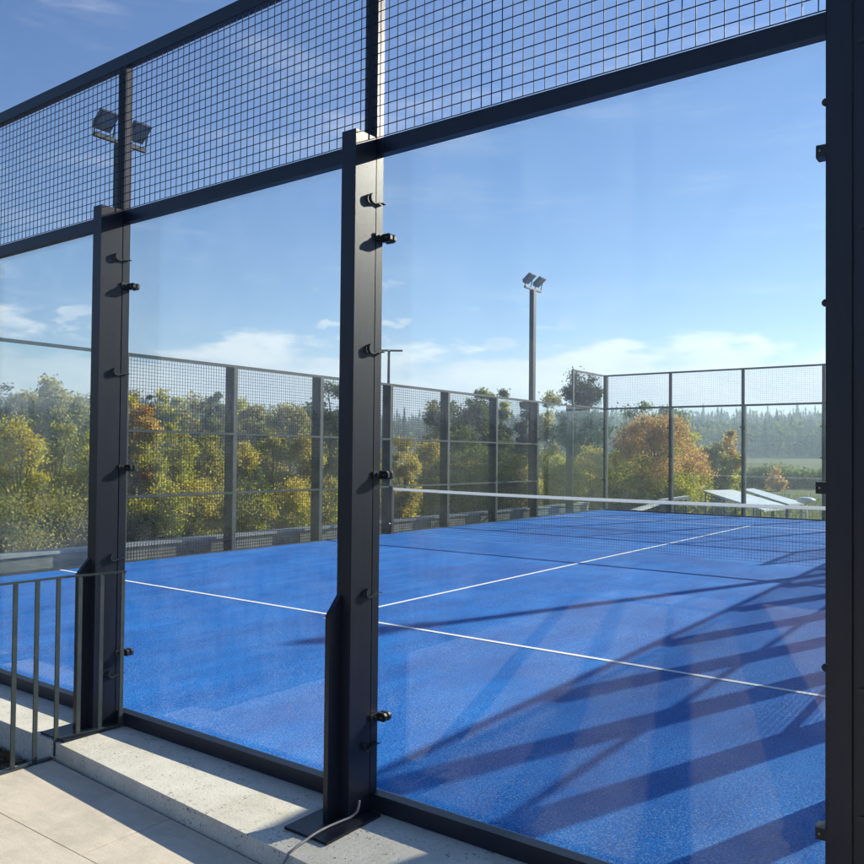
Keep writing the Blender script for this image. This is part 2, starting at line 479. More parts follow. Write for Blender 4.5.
for i in range(40):
    xa, xb = .06 + 9.88 * i / 40, .06 + 9.88 * (i + 1) / 40
    za, zb = nz(xa), nz(xb)
    a = [bm.verts.new((xa, y, z)) for y, z in ((9.992, za - .055), (10.008, za - .055), (10.008, za), (9.992, za))]
    b = [bm.verts.new((xb, y, z)) for y, z in ((9.992, zb - .055), (10.008, zb - .055), (10.008, zb), (9.992, zb))]
    for k in range(4): bm.faces.new([a[k], a[(k + 1) % 4], b[(k + 1) % 4], b[k]])
bmesh.ops.remove_doubles(bm, verts=bm.verts, dist=1e-5)
obj('top_tape', bm, 'tape', net)
for x in (.025, 9.975):
    bm = bmesh.new(); box(bm, (x - .03, 9.96, 0), (x + .03, 10.04, .95)); tube(bm, [(x, 9.955, .84), (x, 9.90, .84)], .02, 8); tube(bm, [(x, 9.955, .2), (x, 9.9, .2)], .025, 8)
    box(bm, (x - .05, 9.9, 0), (x + .05, 10.1, .02))
    obj('net_post', bm, 'black', net, bevel=.002)

# ------------------------------------------------------------------ kerb, paving, ground
bm = bmesh.new()
prof = [(-1.5, -.44), (6.13, -.44), (8.2, -.575), (14, -.95), (14, .011), (-1.5, .011)]
prism(bm, prof, (-.42, -.05), lambda p, t: (p[0], p[1], t))
struct('concrete_kerb', bm, 'kerb', bevel=.006)
# paving slabs with open joints over a dark bed
bm = bmesh.new(); prism(bm, [(6.09, -.452), (8.2, -.59), (14.5, -.99), (14.5, -8), (6.09, -8)], (-.40, -.158), lambda p, t: (p[0], p[1], t))
struct('paving_bed', bm, 'joint')
def slab(bm, pts, z0=-.1575, z1=-.14): prism(bm, pts, (z0, z1), lambda p, t: (p[0], p[1], t))
bm = bmesh.new(); j = .0025
def ky(x): return (-.452 if x < 6.13 else -.44 - .0652 * (x - 6.13)) - .012
for k in range(8):
    ya, yb = (None, -.975) if k == 0 else (-.975 - .9 * (k - 1), -.975 - .9 * k)
    xs_ = [6.095] + [7.24 + 1.2 * i for i in range(0, 7)] if k % 2 == 0 else [6.095] + [6.64 + 1.2 * i for i in range(0, 7)]
    for xa, xb in zip(xs_, xs_[1:]):
        xa += j; xb -= j
        if k == 0: slab(bm, [(xa, yb + j), (xb, yb + j), (xb, ky(xb)), (xa, ky(xa))])
        else: slab(bm, [(xa, yb + j), (xb, yb + j), (xb, ya - j), (xa, ya - j)])
struct('pavement', bm, 'paving', bevel=.0012)
# gravel strip beside the paving
bm = bmesh.new(); sheet(bm, -6, -9, 6.03, -.441, -.225); struct('gravel_bed', bm, 'gravel')
g = np.random.default_rng(3)
V = []
stones = bmesh.new()
for i in range(2200):
    x = 6.0 - abs(g.normal(0, .9)); y = -.46 - abs(g.normal(0, .35)); s = g.uniform(.010, .028)
    if x > 6.01: continue
    m4 = Matrix.Translation((x, y, -.222 + s * .35)) @ Matrix.Rotation(g.uniform(0, 6), 4, 'Z') @ Matrix.Rotation(g.uniform(0, 1), 4, 'X') @ Matrix.Diagonal((s, s * g.uniform(.5, .9), s * g.uniform(.35, .7), 1))
    bmesh.ops.create_icosphere(stones, subdivisions=1, radius=1, matrix=m4)
o = obj('gravel_stones', stones, surf('stones', (.10, .09, .08), (.34, .31, .27), 9, .9)); tag(o, 'loose grey gravel stones and litter beside the railing', 'gravel', kind='stuff')
# dry leaves lying on the gravel
nl = 260
P = np.stack([6.0 - np.abs(g.normal(0, .7, nl)), -.47 - np.abs(g.normal(0, .3, nl)), np.full(nl, -.195)], 1)
P[:, 0] = np.minimum(P[:, 0], 6.0)
def leafquads(P, size, g, flat=0.0):
    n = len(P)
    a = g.normal(size=(n, 3)); a[:, 2] *= (1 - flat); a /= np.linalg.norm(a, axis=1)[:, None]
    b = g.normal(size=(n, 3)); b[:, 2] *= (1 - flat); b -= (a * b).sum(1)[:, None] * a; b /= np.linalg.norm(b, axis=1)[:, None]
    s = size * g.uniform(.6, 1.3, n)[:, None]
    return np.stack([P - a * s * .5, P + b * s * .3 - a * s * .05, P + a * s * .55, P - b * s * .3 + a * s * .05], 1)
cl = np.array([[.16, .09, .04], [.20, .13, .06], [.09, .05, .03], [.22, .18, .08]])[g.integers(0, 4, nl)]
tag(quads('leaf_litter', leafquads(P, .07, g, .8), 'leaf', cols=cl), 'dry brown leaves scattered on the gravel beside the railing', 'leaves', kind='stuff')
# paving edge strip under the railing
bm = bmesh.new(); box(bm, (6.03, -8, -.40), (6.0885, -.4415, -.1375)); struct('edging_strip', bm, m_concrete('granite_edging', (.22, .21, .19), (.44, .42, .38), True, 1.0), bevel=.002)
# concrete upstand outside the left wall
bm = bmesh.new(); box(bm, (-.52, 1.0, -.6), (-.30, 19.6, .18))
struct('concrete_upstand', bm, surf('weathered_wall', (.16, .17, .16), (.27, .28, .26), 3, .9, bmp=.3), bevel=.004)
bm = bmesh.new(); box(bm, (-.55, 1.0, .182), (-.27, 19.6, .225)); struct('upstand_coping', bm, 'upstand', bevel=.004)
bm = bmesh.new(); box(bm, (-.30, -.3, -.5), (-.021, 20.3, -.03)); box(bm, (10.021, .012, -.5), (10.6, 20.3, -.03)); box(bm, (-.021, 20.021, -.5), (10.021, 20.3, -.03))
struct('court_foundation', bm, 'upstand')

# terrain
def gz(x, y):
    dx, dy = x - CAM.x, y - CAM.y
    d = math.hypot(dx, dy)
    ox = max(-1.0 - x, 0, x - 12.0); oy = max(y - 21.5, 0, -9 - y)
    o = math.hypot(ox, oy)
    z = -.42 - 1.3 * min(o / 14, 1) ** 1.2
    if d > 45: z += 0.022 * (min(d, 170) - 45)                       # field rising gently
    if d > 170: z += 13 * (1 - math.cos(min((d - 170) / 260, 1) * math.pi)) / 2
    a = math.atan2(dx, dy)
    if d > 150:
        k = min((d - 150) / 200, 1)
        z += k * (2.2 * math.sin(a * 5.3 + 1.2) + 1.2 * math.sin(a * 11 + .4) + 2.0 * mnoise.noise(Vector((x * .006, y * .006, 0))))
    z += .25 * mnoise.noise(Vector((x * .08, y * .08, 1.0))) * min(o / 10, 1)
    return z
def axis():
    a = [0]; s = 1.0
    while a[-1] < 900: a.append(a[-1] + s); s *= 1.05
    return sorted([-v for v in a[1:]] + a)
ax = axis(); bm = bmesh.new(); grid = [[bm.verts.new((5 + x, 8 + y, gz(5 + x, 8 + y))) for x in ax] for y in ax]
for i in range(len(ax) - 1):
    for k in range(len(ax) - 1): bm.faces.new([grid[i][k], grid[i][k + 1], grid[i + 1][k + 1], grid[i + 1][k]])
struct('ground', bm, 'ground', smooth=True)
# brown bare path beyond the far fence
bm = bmesh.new()
pts = []
for i in range(25):
    x = -8 + 30 * i / 24
    pts.append((bm.verts.new((x, 20.9, gz(x, 20.9) + .06)), bm.verts.new((x, 26.0 + .5 * math.sin(x), gz(x, 26.0) + .05))))
for a, b in zip(pts, pts[1:]): bm.faces.new([a[0], b[0], b[1], a[1]])
struct('dirt_path', bm, 'soil')

# ------------------------------------------------------------------ railing
rl = empty('railing', (6.06, -.9, -.15), 'low grey steel railing with thin upright bars beside the kerb, at the lower left', 'railing')
def rx(y): return 6.085 + .19 * max(0, y + .40)
def bar(bm, y0, y1, z0, z1, w):
    P = [(rx(y0) - w, y0), (rx(y1) - w, y1), (rx(y1) + w, y1), (rx(y0) + w, y0)]
    prism(bm, P, (z0, z1), lambda p, t: (p[0], p[1], t))
bm = bmesh.new(); bar(bm, -3.4, -.40, .860, .872, .006); bar(bm, -.3999, -.055, .860, .872, .006); obj('handrail', bm, 'railing', rl)
bm = bmesh.new(); bar(bm, -.425, -.055, -.040, -.028, .012); obj('bottom_rail', bm, 'railing', rl)
bm = bmesh.new(); bar(bm, -3.4, -.462, -.137, -.127, .014); obj('bottom_rail', bm, 'railing', rl)
for i in range(28):
    y = -.072 - .1215 * i
    zb = -.028 if y > -.43 else -.127
    bm = bmesh.new(); X = rx(y); box(bm, (X - .005, y - .012, zb), (X + .005, y + .012, .8595)); obj('baluster', bm, 'railing', rl, bevel=.001)

# cable at the foot of the post
bm = bmesh.new()
pts = [(8.075, -.14, .03), (8.077, -.155, -.01), (8.07, -.19, -.028), (8.062, -.24, -.030), (8.056, -.32, -.029), (8.06, -.40, -.027), (8.066, -.46, -.030), (8.07, -.535, -.040), (8.068, -.585, -.07), (8.07, -.60, -.11), (8.09, -.63, -.132), (8.12, -.70, -.134), (8.2, -.8, -.134), (8.3, -.95, -.134)]
fine = []
for i in range(len(pts) - 1):
    p0, p1, p2, p3 = [Vector(pts[max(0, min(len(pts) - 1, i + k))]) for k in (-1, 0, 1, 2)]
    for s in range(5):
        t = s / 5
        fine.append(.5 * ((2 * p1) + (-p0 + p2) * t + (2 * p0 - 5 * p1 + 4 * p2 - p3) * t * t + (-p0 + 3 * p1 - 3 * p2 + p3) * t ** 3))
fine.append(Vector(pts[-1])); tube(bm, fine, .0055, 8)
tag(obj('cable', bm, 'cord', smooth=True), 'thin grey cable running over the base plate of the middle post and down the kerb', 'cable')

# ------------------------------------------------------------------ floodlight masts
def mast(x, y, label, inward=1, h=5.95):
    root = empty('floodlight_mast', (x, y, -.4), label, 'floodlight', 'floodlight masts beside the court')
    bm = bmesh.new(); box(bm, (x - .065, y - .065, -.4), (x + .065, y + .065, h)); obj('pole', bm, 'galv', root, bevel=.006)
    bm = bmesh.new(); box(bm, (x - .03, y - .42, h + .002), (x + .03, y + .42, h + .05)); obj('crossbar', bm, 'galv', root, bevel=.003)
    for s in (-1, 1):
        cy = y + s * .27
        tilt = -math.radians(38) * inward
        R = Matrix.Translation((x + inward * .05, cy, h + .25)) @ Matrix.Rotation(tilt, 4, 'Y')
        f = lambda a, b, c: tuple(R @ Vector((a, b, c)))
        bm = bmesh.new(); box(bm, (-.155, -.135, -.02), (.155, .135, .025), f)
        hd = obj('lamp_head', bm, 'lampbody', root, bevel=.006)
        bm = bmesh.new()
        for k in range(7):
            yy = -.115 + .23 * k / 6; box(bm, (-.135, yy - .006, .026), (.135, yy + .006, .075), f)
        obj('cooling_fins', bm, 'lampbody', hd)
        bm = bmesh.new(); box(bm, (-.14, -.12, -.026), (.14, .12, -.0205), f); obj('lens', bm, 'lens', hd)
        bm = bmesh.new()
        for t in (-1, 1): tube(bm, [(x, cy + t * .15, h + .06), (x + inward * .05, cy + t * .15, h + .25)], .012, 6)
        tube(bm, [(x, cy - .155, h + .06), (x, cy + .155, h + .06)], .014, 6)
        obj('bracket', bm, 'galv', hd)
    return root
mast(-.33, 16.25, 'tall dark mast with two floodlights rising behind the far end of the left side fence')
mast(-.33, 4.05, 'mast whose two floodlights show through the mesh above the left foreground post', h=6.07)
mast(10.45, 16.05, 'taller mast by the right fence casting the longest thin shadow', inward=-1, h=6.35)
mast(10.45, 4.95, 'mast beside the right fence next to the corner post, outside the frame', inward=-1)
def at(px, d, z=None):
    """a point at distance d from the camera position along the bearing of photo column px"""
    a = YAW + math.atan((px - 430) / 834.2)
    x, y = CAM.x + d * math.sin(a), CAM.y + d * math.cos(a)
    return Vector((x, y, gz(x, y) if z is None else z))
p = at(388, 46)
root = empty('street_lamp', p, 'small distant lamp post with flat heads seen just right of the middle post', 'street lamp')
bm = bmesh.new(); tube(bm, [(p.x, p.y, p.z - .2), (p.x, p.y, 7.3)], [.11, .07], 10); obj('pole', bm, 'galv', root)
for s in (-1, 1):
    bm = bmesh.new(); dx, dy = .80 * s, .58 * s
    prism(bm, [(.02, -.14), (.02, .14), (.75, .12), (.75, -.12)], (7.28, 7.36), lambda q, t: (p.x + s * (.8 * q[0] - .6 * q[1]), p.y + s * (.6 * q[0] + .8 * q[1]), t))
    obj('lamp_head', bm, 'lampbody', root, bevel=.01)

# ------------------------------------------------------------------ white boards beyond the far fence
def boards(p, yaw, L, W, tilt, label):
    root = empty('sloping_panel', p, label, 'panel')
    R = Matrix.Translation(p) @ Matrix.Rotation(yaw, 4, 'Z')
    f0 = lambda a, b, c: tuple(R @ Vector((a, b, c)))
    hA, hB = tilt
    bm = bmesh.new()
    P = [(0, -W / 2, hA), (L, -W / 2, hB), (L, W / 2, hB), (0, W / 2, hA)]
    a = [bm.verts.new(f0(*q)) for q in P]; b = [bm.verts.new(f0(q[0], q[1], q[2] - .07)) for q in P]
    bm.faces.new(a); bm.faces.new(b[::-1])
    for i in range(4): bm.faces.new([a[i], b[i], b[(i + 1) % 4], a[(i + 1) % 4]])
    obj('panel_top', bm, 'board', root)
    for t in (.04, .35, .66):
        for w in (-1, 1):
            x = L * t; h = hA + (hB - hA) * t
            bm = bmesh.new(); tube(bm, [f0(x, w * W * .45, -.1), f0(x, w * W * .45, h - .07)], .03, 6); obj('leg', bm, 'galv', root)
    return root
def spot(px, y, d):
    """point at bearing px, distance d and the height seen at line y"""
    q = at(px, d); dep = d * math.cos(math.atan((px - 430) / 834.2))
    return Vector((q.x, q.y, CAM.z + (455 - y) / 834.2 * dep))
def panel(cs, label):
    P = [spot(*c) for c in cs]; mid = sum(P, Vector()) / 4
    root = empty('sloping_panel', (mid.x, mid.y, gz(mid.x, mid.y)), label, 'panel')
    bm = bmesh.new(); a = [bm.verts.new(p) for p in P]; b = [bm.verts.new(p - Vector((0, 0, .07))) for p in P]
    bm.faces.new(a); bm.faces.new(b[::-1])
    for i in range(4): bm.faces.new([a[i], b[i], b[(i + 1) % 4], a[(i + 1) % 4]])
    obj('panel_top', bm, 'board', root)
    for e0, e1 in ((P[0], P[3]), (P[1], P[2])):
        for t in (.05, .38, .70, .95):
            q = e0.lerp(e1, t); bm = bmesh.new(); tube(bm, [(q.x, q.y, gz(q.x, q.y) - .1), (q.x, q.y, q.z - .06)], .03, 6); obj('leg', bm, 'galv', root)
panel([(703, 487.5, 33), (733, 486.5, 35.5), (791, 503, 33), (764, 506.5, 30)], 'nearer wide white sloping panel on short legs beyond the far fence')
panel([(741, 485.5, 38), (754, 485, 39), (804, 499, 37), (789, 500.5, 35.5)], 'narrow white sloping panel behind the wide one beyond the far fence')
def bench(px0, px1, d0, d1, zt, label, legs=3):
    a, b = at(px0, d0), at(px1, d1); root = empty('barrier_rail', (a.x, a.y, a.z), label, 'rail')
    d = (b - a).normalized(); n = Vector((-d.y, d.x, 0)) * .12
    bm = bmesh.new(); z0, z1 = zt
    vs = [(a - n, z0), (b - n, z1), (b + n, z1), (a + n, z0)]
    t = [bm.verts.new((q.x, q.y, z)) for q, z in vs]; u = [bm.verts.new((q.x, q.y, z - .09)) for q, z in vs]
    bm.faces.new(t); bm.faces.new(u[::-1])
    for i in range(4): bm.faces.new([t[i], u[i], u[(i + 1) % 4], t[(i + 1) % 4]])
    obj('beam', bm, 'board', root)
    for i in range(legs):
        q = a.lerp(b, (i + .15) / (legs - .7)); z = z0 + (z1 - z0) * (i + .15) / (legs - .7)
        bm = bmesh.new(); tube(bm, [(q.x, q.y, q.z - .2), (q.x, q.y, z - .09)], .035, 6); obj('leg', bm, 'galv', root)
bench(634, 669, 29, 32, (-.20, .05), 'long pale rail low on the ground below the orange bush')
bench(661, 688, 30, 31, (.12, .22), 'short pale rail with a bent end left of the sloping panels')
bench(665, 703, 33, 36, (.30, .45), 'thin upper pale rail reaching the wide sloping panel', 4)
bench(745, 800, 27, 28, (-.62, -.50), 'pale low rail in front of the narrow sloping panel', 2)
bm = bmesh.new(); p = at(806, 33)
bmesh.ops.create_uvsphere(bm, u_segments=16, v_segments=8, radius=1, matrix=Matrix.Translation((p.x, p.y, .08)) @ Matrix.Diagonal((.33, .33, .12, 1)))
tube(bm, [(p.x, p.y, p.z - .1), (p.x, p.y, 0.0)], .04, 6)
tag(obj('bollard_light', bm, 'board', smooth=True), 'small round white-topped bollard right of the sloping panels', 'bollard')

# ------------------------------------------------------------------ trees
GRN = [(.11, .15, .035), (.15, .19, .04), (.085, .12, .032)]
YGR = [(.40, .40, .08), (.32, .34, .07), (.48, .44, .09)]
YEL = [(.52, .45, .10), (.44, .41, .10), (.55, .44, .11)]
ORG = [(.52, .34, .11), (.46, .27, .09), (.52, .40, .13)]
PCH = [(.54, .34, .16), (.50, .36, .16), (.48, .28, .14)]
DRK = [(.045, .075, .035), (.055, .085, .035), (.038, .062, .032)]
OLV = [(.36, .33, .11), (.28, .28, .085), (.42, .37, .13)]
seed = [10]
def tree(name, base, H, W, pal_top, pal_low, label, cat='tree', group=None, leaves=6000, size=.10, clumps=60, trunk_h=.25, split=.5, shape='round', low=.05):
    seed[0] += 1; g = np.random.default_rng(seed[0])
    root = empty(name, base, label, cat, group)
    b = np.array(base)
    # limbs
    bm = bmesh.new()
    lean = g.normal(0, .03, 2)
    tr = max(.035, H * .018)
    top = b + np.array([lean[0] * H, lean[1] * H, H * .82])
    tube(bm, [b - np.array([0, 0, .3]), b + (top - b) * .3, b + (top - b) * .65, top], [tr * 1.3, tr, tr * .55, tr * .15], 7)
    cen = []
    for i in range(clumps):
        for _ in range(50):
            q = g.uniform(-1, 1, 3)
            t = (q[2] + 1) / 2                                     # height fraction
            if shape == 'round': rr = math.sin(math.pi * (.12 + .80 * t) ** .9) ** .6
            elif shape == 'column': rr = min(1, (1 - t) * 3 + .25) * .9
            else: rr = max(.06, 1 - t) ** .9                       # cone
            if math.hypot(q[0], q[1]) < rr and (math.hypot(q[0], q[1]) > rr * .35 or g.random() < .3): break
        cen.append((q[0] * W / 2, q[1] * W / 2, H * (low + (1 - low) * t), t))
    cen = np.array(cen)
    for i in range(0, clumps, 3):
        c = cen[i]; p1 = b + c[:3]; s = b + (top - b) * max(.12, (c[2] / H) * .55)
        m_ = (s + p1) / 2 + np.array([0, 0, .06 * H])
        tube(bm, [s, m_, p1], [tr * .45, tr * .28, tr * .08], 5, cap=False)
    obj('trunk', bm, 'bark', root)
    leaves = int(leaves * 1.9); size *= .72
    per = leaves // clumps
    P = []; Cc = []
    R = W / math.sqrt(clumps) * 1.45
    for c in cen:
        k = int(per * g.uniform(.5, 1.5))
        sc = np.array([R, R, R * .75]) * g.uniform(.6, 1.25)
        pts = np.clip(g.normal(size=(k, 3)), -2.6, 2.6) * sc * .56 + c[:3]
        P.append(pts)
        ttop = c[3] + g.normal(0, .16) > split
        pal = np.array(pal_top if ttop else pal_low)
        base_c = pal[g.integers(0, 3)] * g.uniform(.7, 1.25)
        alt = pal[g.integers(0, 3, k)]
        Cc.append((base_c * .6 + alt * .4) * g.uniform(.7, 1.3, k)[:, None])
    P = np.concatenate(P); Cc = np.concatenate(Cc)
    P[:, 2] = np.maximum(P[:, 2], .02)
    quads('crown', leafquads(P + b, size, g), 'leaf', root, cols=Cc)
    return root

def T(px, d, ytop, wpx, pt, pl, label, name='tree', **k):
    """tree on bearing px, at distance d; ytop = height line seen in the photo, wpx = width seen"""
    base = at(px, d)
    dep = d * math.cos(math.atan((px - 430) / 834.2))
    H = CAM.z + (455 - ytop) / 834.2 * dep - base.z
    W = wpx / 834.2 * dep
    return tree(name, tuple(base), H, W, pt, pl, label, **k)

bg = 'autumn bushes behind the side fence'
# bushes right behind the left fence
T(-50, 24, 405, 90, OLV, GRN, 'olive bush behind the left fence at the frame edge', 'bush', cat='bush', group=bg, leaves=6000, size=.11)
T(18, 21, 428, 62, YEL, YGR, 'yellow and pale green bush seen through the leftmost pane', 'bush', cat='bush', group=bg, leaves=9000, size=.10)
T(60, 22, 424, 50, OLV, YGR, 'olive tipped bush beside the first foreground post, seen through the leftmost pane', 'bush', cat='bush', group=bg, leaves=9000, size=.10)
T(92, 22, 440, 40, YGR, GRN, 'green bush half hidden by the left foreground post', 'bush', cat='bush', group=bg, leaves=6000, size=.10)
T(137, 20, 402, 48, ORG, YGR, 'orange topped bush with green foot just right of the left foreground post', 'bush', cat='bush', group=bg, leaves=15000, size=.085, split=.72, clumps=90)
T(176, 21, 430, 44, YGR, YGR, 'tall yellow green bush behind the mesh right of the orange topped one', 'bush', cat='bush', group=bg, leaves=12000, size=.085, clumps=80)
T(209, 22, 436, 40, OLV, OLV, 'brown olive bush before the first wide fence post', 'bush', cat='bush', group=bg, leaves=11000, size=.09)
T(240, 23, 438, 36, YEL, GRN, 'yellow bush directly right of the first wide fence post', 'bush', cat='bush', group=bg, leaves=10000, size=.09)
T(272, 24, 432, 42, OLV, YGR, 'tall olive and yellow bush in the middle of the side fence', 'bush', cat='bush', group=bg, leaves=12000, size=.09, clumps=80)
T(305, 24, 440, 40, YEL, YGR, 'bright yellow bush left of the middle foreground post', 'bush', cat='bush', group=bg, leaves=12000, size=.09, clumps=80)
T(258, 20.6, 456, 20, GRN, GRN, 'narrow dark green shrub in front of the tall olive one', 'bush', cat='bush', group=bg, leaves=6000, size=.075, shape='column', clumps=30)
T(338, 31, 378, 52, GRN, OLV, 'dark round tree rising just left of the middle foreground post', leaves=14000, size=.13, clumps=80, split=.4)
T(362, 28, 430, 50, YGR, OLV, 'olive bush hidden behind the middle foreground post', 'bush', cat='bush', group=bg, leaves=6000, size=.11)
T(403, 29, 436, 32, YEL, YEL, 'golden bush behind the net post', 'bush', cat='bush', group=bg, leaves=9000, size=.10)
T(430, 31, 440, 34, YEL, YGR, 'yellow green bush behind the net beside the big trees', 'bush', cat='bush', group=bg, leaves=9000, size=.10)
T(476, 33, 452, 46, YGR, YGR, 'low yellow green bush behind the far part of the side fence', 'bush', cat='bush', group=bg, leaves=9000, size=.11)
T(520, 33, 458, 44, YEL, OLV, 'low golden bush near the foot of the tall mast', 'bush', cat='bush', group=bg, leaves=9000, size=.11)
T(562, 31, 455, 36, YGR, YEL, 'low yellow bush behind the glass at the far left corner', 'bush', cat='bush', group=bg, leaves=9000, size=.10)
T(110, 21, 470, 60, GRN, YGR, 'low green filler bush behind the left foreground post', 'bush', cat='bush', group=bg, leaves=7000, size=.09)
T(160, 19, 490, 50, YGR, GRN, 'low bright green bush at the foot of the orange topped one', 'bush', cat='bush', group=bg, leaves=7000, size=.085)
T(195, 20, 486, 50, YEL, YGR, 'low yellow green bush just above the concrete upstand, left of the wide post', 'bush', cat='bush', group=bg, leaves=7000, size=.085)
T(250, 20.5, 488, 50, YGR, YGR, 'low yellow green bush just above the upstand, right of the wide post', 'bush', cat='bush', group=bg, leaves=7000, size=.085)
T(292, 21.5, 480, 50, YEL, YGR, 'low golden green bush left of the second wide fence post', 'bush', cat='bush', group=bg, leaves=7000, size=.085)
T(326, 23, 472, 40, OLV, YGR, 'low olive bush beside the middle foreground post', 'bush', cat='bush', group=bg, leaves=6000, size=.09)
T(30, 19, 500, 110, OLV, OLV, 'low dry grassy shrub mass along the leftmost pane', 'bush', cat='bush', group=bg, leaves=12000, size=.09, clumps=90)
T(462, 35, 430, 60, GRN, GRN, 'broad green bush under the two tall trees', 'bush', cat='bush', group=bg, leaves=14000, size=.12, clumps=80)
T(498, 36, 436, 40, GRN, YGR, 'green bush under the yellow tipped tall tree', 'bush', cat='bush', group=bg, leaves=10000, size=.12)
T(545, 36, 446, 44, YGR, OLV, 'olive bush behind the foot of the tall mast', 'bush', cat='bush', group=bg, leaves=10000, size=.12)
T(590, 33, 450, 40, YEL, YGR, 'yellow green bush behind the corner glass', 'bush', cat='bush', group=bg, leaves=10000, size=.11)
# taller trees
T(442, 42, 402, 50, GRN, OLV, 'dense green tree left of the pair with yellow tips', leaves=16000, size=.17, clumps=90)
T(470, 41, 386, 46, GRN, GRN, 'tall green tree above the side fence, left of two', leaves=18000, size=.16, clumps=90)
T(494, 42, 385, 36, YGR, GRN, 'tall tree with yellow green top above the side fence', leaves=16000, size=.16, clumps=80, split=.7)
T(524, 46, 377, 26, DRK, DRK, 'dark conifer just left of the tall mast', 'conifer', cat='conifer', leaves=7000, size=.24, clumps=60, shape='cone')
T(549, 44, 395, 30, OLV, GRN, 'thin brownish tree just right of the tall mast', leaves=8000, size=.18, clumps=44)
# loose pine with drooping branches
T(582, 36, 370, 50, DRK, DRK, 'loose dark pine with open drooping branches at the far corner of the court', 'pine_tree', cat='pine tree', leaves=13000, size=.14, clumps=110, low=.22)
T(655, 33, 417, 88, PCH, YGR, 'big orange bush filling the far glass panes beside the corner', 'orange_bush', cat='bush', leaves=30000, size=.10, clumps=150, split=.50)
T(688, 35, 440, 40, PCH, YGR, 'right flank orange bush overlapping the big one', 'bush', cat='bush', leaves=10000, size=.10, clumps=60)
T(622, 34, 452, 30, YGR, GRN, 'green bush at the left foot of the big orange one', 'bush', cat='bush', leaves=8000, size=.10, clumps=50)
T(640, 62, 404, 46, GRN, GRN, 'mid green tree behind the big orange bush, left one', leaves=6000, size=.28, clumps=60)
T(668, 66, 405, 42, GRN, GRN, 'mid green tree standing behind the far fence post', leaves=6000, size=.28, clumps=60)
T(684, 62, 412, 36, YGR, GRN, 'lighter green tree on the right behind the big orange bush', leaves=6000, size=.26, clumps=60)
T(712, 46, 434, 30, OLV, GRN, 'olive left half of the pair of rusty trees behind the sloping panels', leaves=8000, size=.16, clumps=60, shape='column')
T(728, 47, 425, 28, ORG, YGR, 'rust topped slender tree behind the sloping panels', leaves=8000, size=.16, clumps=60, shape='column', split=.6)
hg = 'dark hedge bushes in the field'
for i, (px, yt, w) in enumerate(((748, 470, 30), (768, 466, 34), (790, 468, 34), (814, 470, 34), (838, 468, 34))):
    lab = ['dark hedge bush nearest the rusty trees', 'highest dark hedge bush, second from the rusty trees', 'dark hedge bush with a tan neighbour, in the middle of the hedge', 'dark hedge bush second from the right edge of the field', 'dark hedge bush at the corner post side of the field'][i]
    T(px, 80, yt, w, GRN, DRK, lab, 'hedge_bush', cat='bush', group=hg, leaves=3500, size=.3, clumps=40)
T(777, 74, 466, 14, PCH, PCH, 'small tan shrub standing out of the dark hedge', 'shrub', cat='shrub', leaves=1500, size=.2, clumps=20)
# tree line farther left, behind the bushes
tl = 'trees of the distant tree line on the left'
spec = [(-30, 375, 40, 0), (3, 366, 16, 2), (22, 394, 26, 1), (38, 390, 22, 1), (52, 384, 26, 1), (75, 394, 26, 1), (100, 400, 40, 0), (128, 398, 22, 1), (141, 394, 7, 2), (149, 396, 9, 2),
        (162, 394, 22, 3), (178, 398, 26, 3), (196, 402, 30, 1), (214, 397, 16, 0), (232, 404, 30, 3), (250, 408, 26, 1), (262, 412, 16, 2), (274, 412, 22, 3), (290, 406, 28, 1), (306, 409, 24, 0), (320, 404, 22, 0)]
names = ['deep green', 'olive', 'dark slim conifer shaped', 'sunlit yellowish']
words = ['at the left frame edge', 'tallest conifer through the leftmost pane', 'right of the tall conifer', 'small crown in the leftmost pane', 'bare looking crown in the leftmost pane', 'crown beside the left foreground post',
         'behind the left foreground post', 'directly right of the left foreground post', 'left of two little dark spires', 'right of two little dark spires', 'above the tall yellow green bush', 'second above the tall yellow green bush',
         'low in the middle of the first mesh bay', 'round crown near the first wide fence post', 'behind the first wide fence post', 'right of the first wide fence post', 'thin spire over the tall olive bush',
         'small crown over the tall olive bush', 'broad crown in the second mesh bay', 'right half of the second mesh bay', 'beside the dark round tree']
for (px, yt, w, k), wd in zip(spec, words):
    pal = [(GRN, GRN), (OLV, GRN), (DRK, DRK), (YGR, OLV)][k]
    T(px, 75 + (px * 7 % 13), yt, w * 1.25, pal[0], pal[1], f'{names[k]} tree of the far line, {wd}', 'conifer' if k == 2 else 'tree', cat='conifer' if k == 2 else 'tree', group=tl,
      leaves=3200, size=.42 if k != 2 else .3, clumps=40, shape='cone' if k == 2 else 'round')

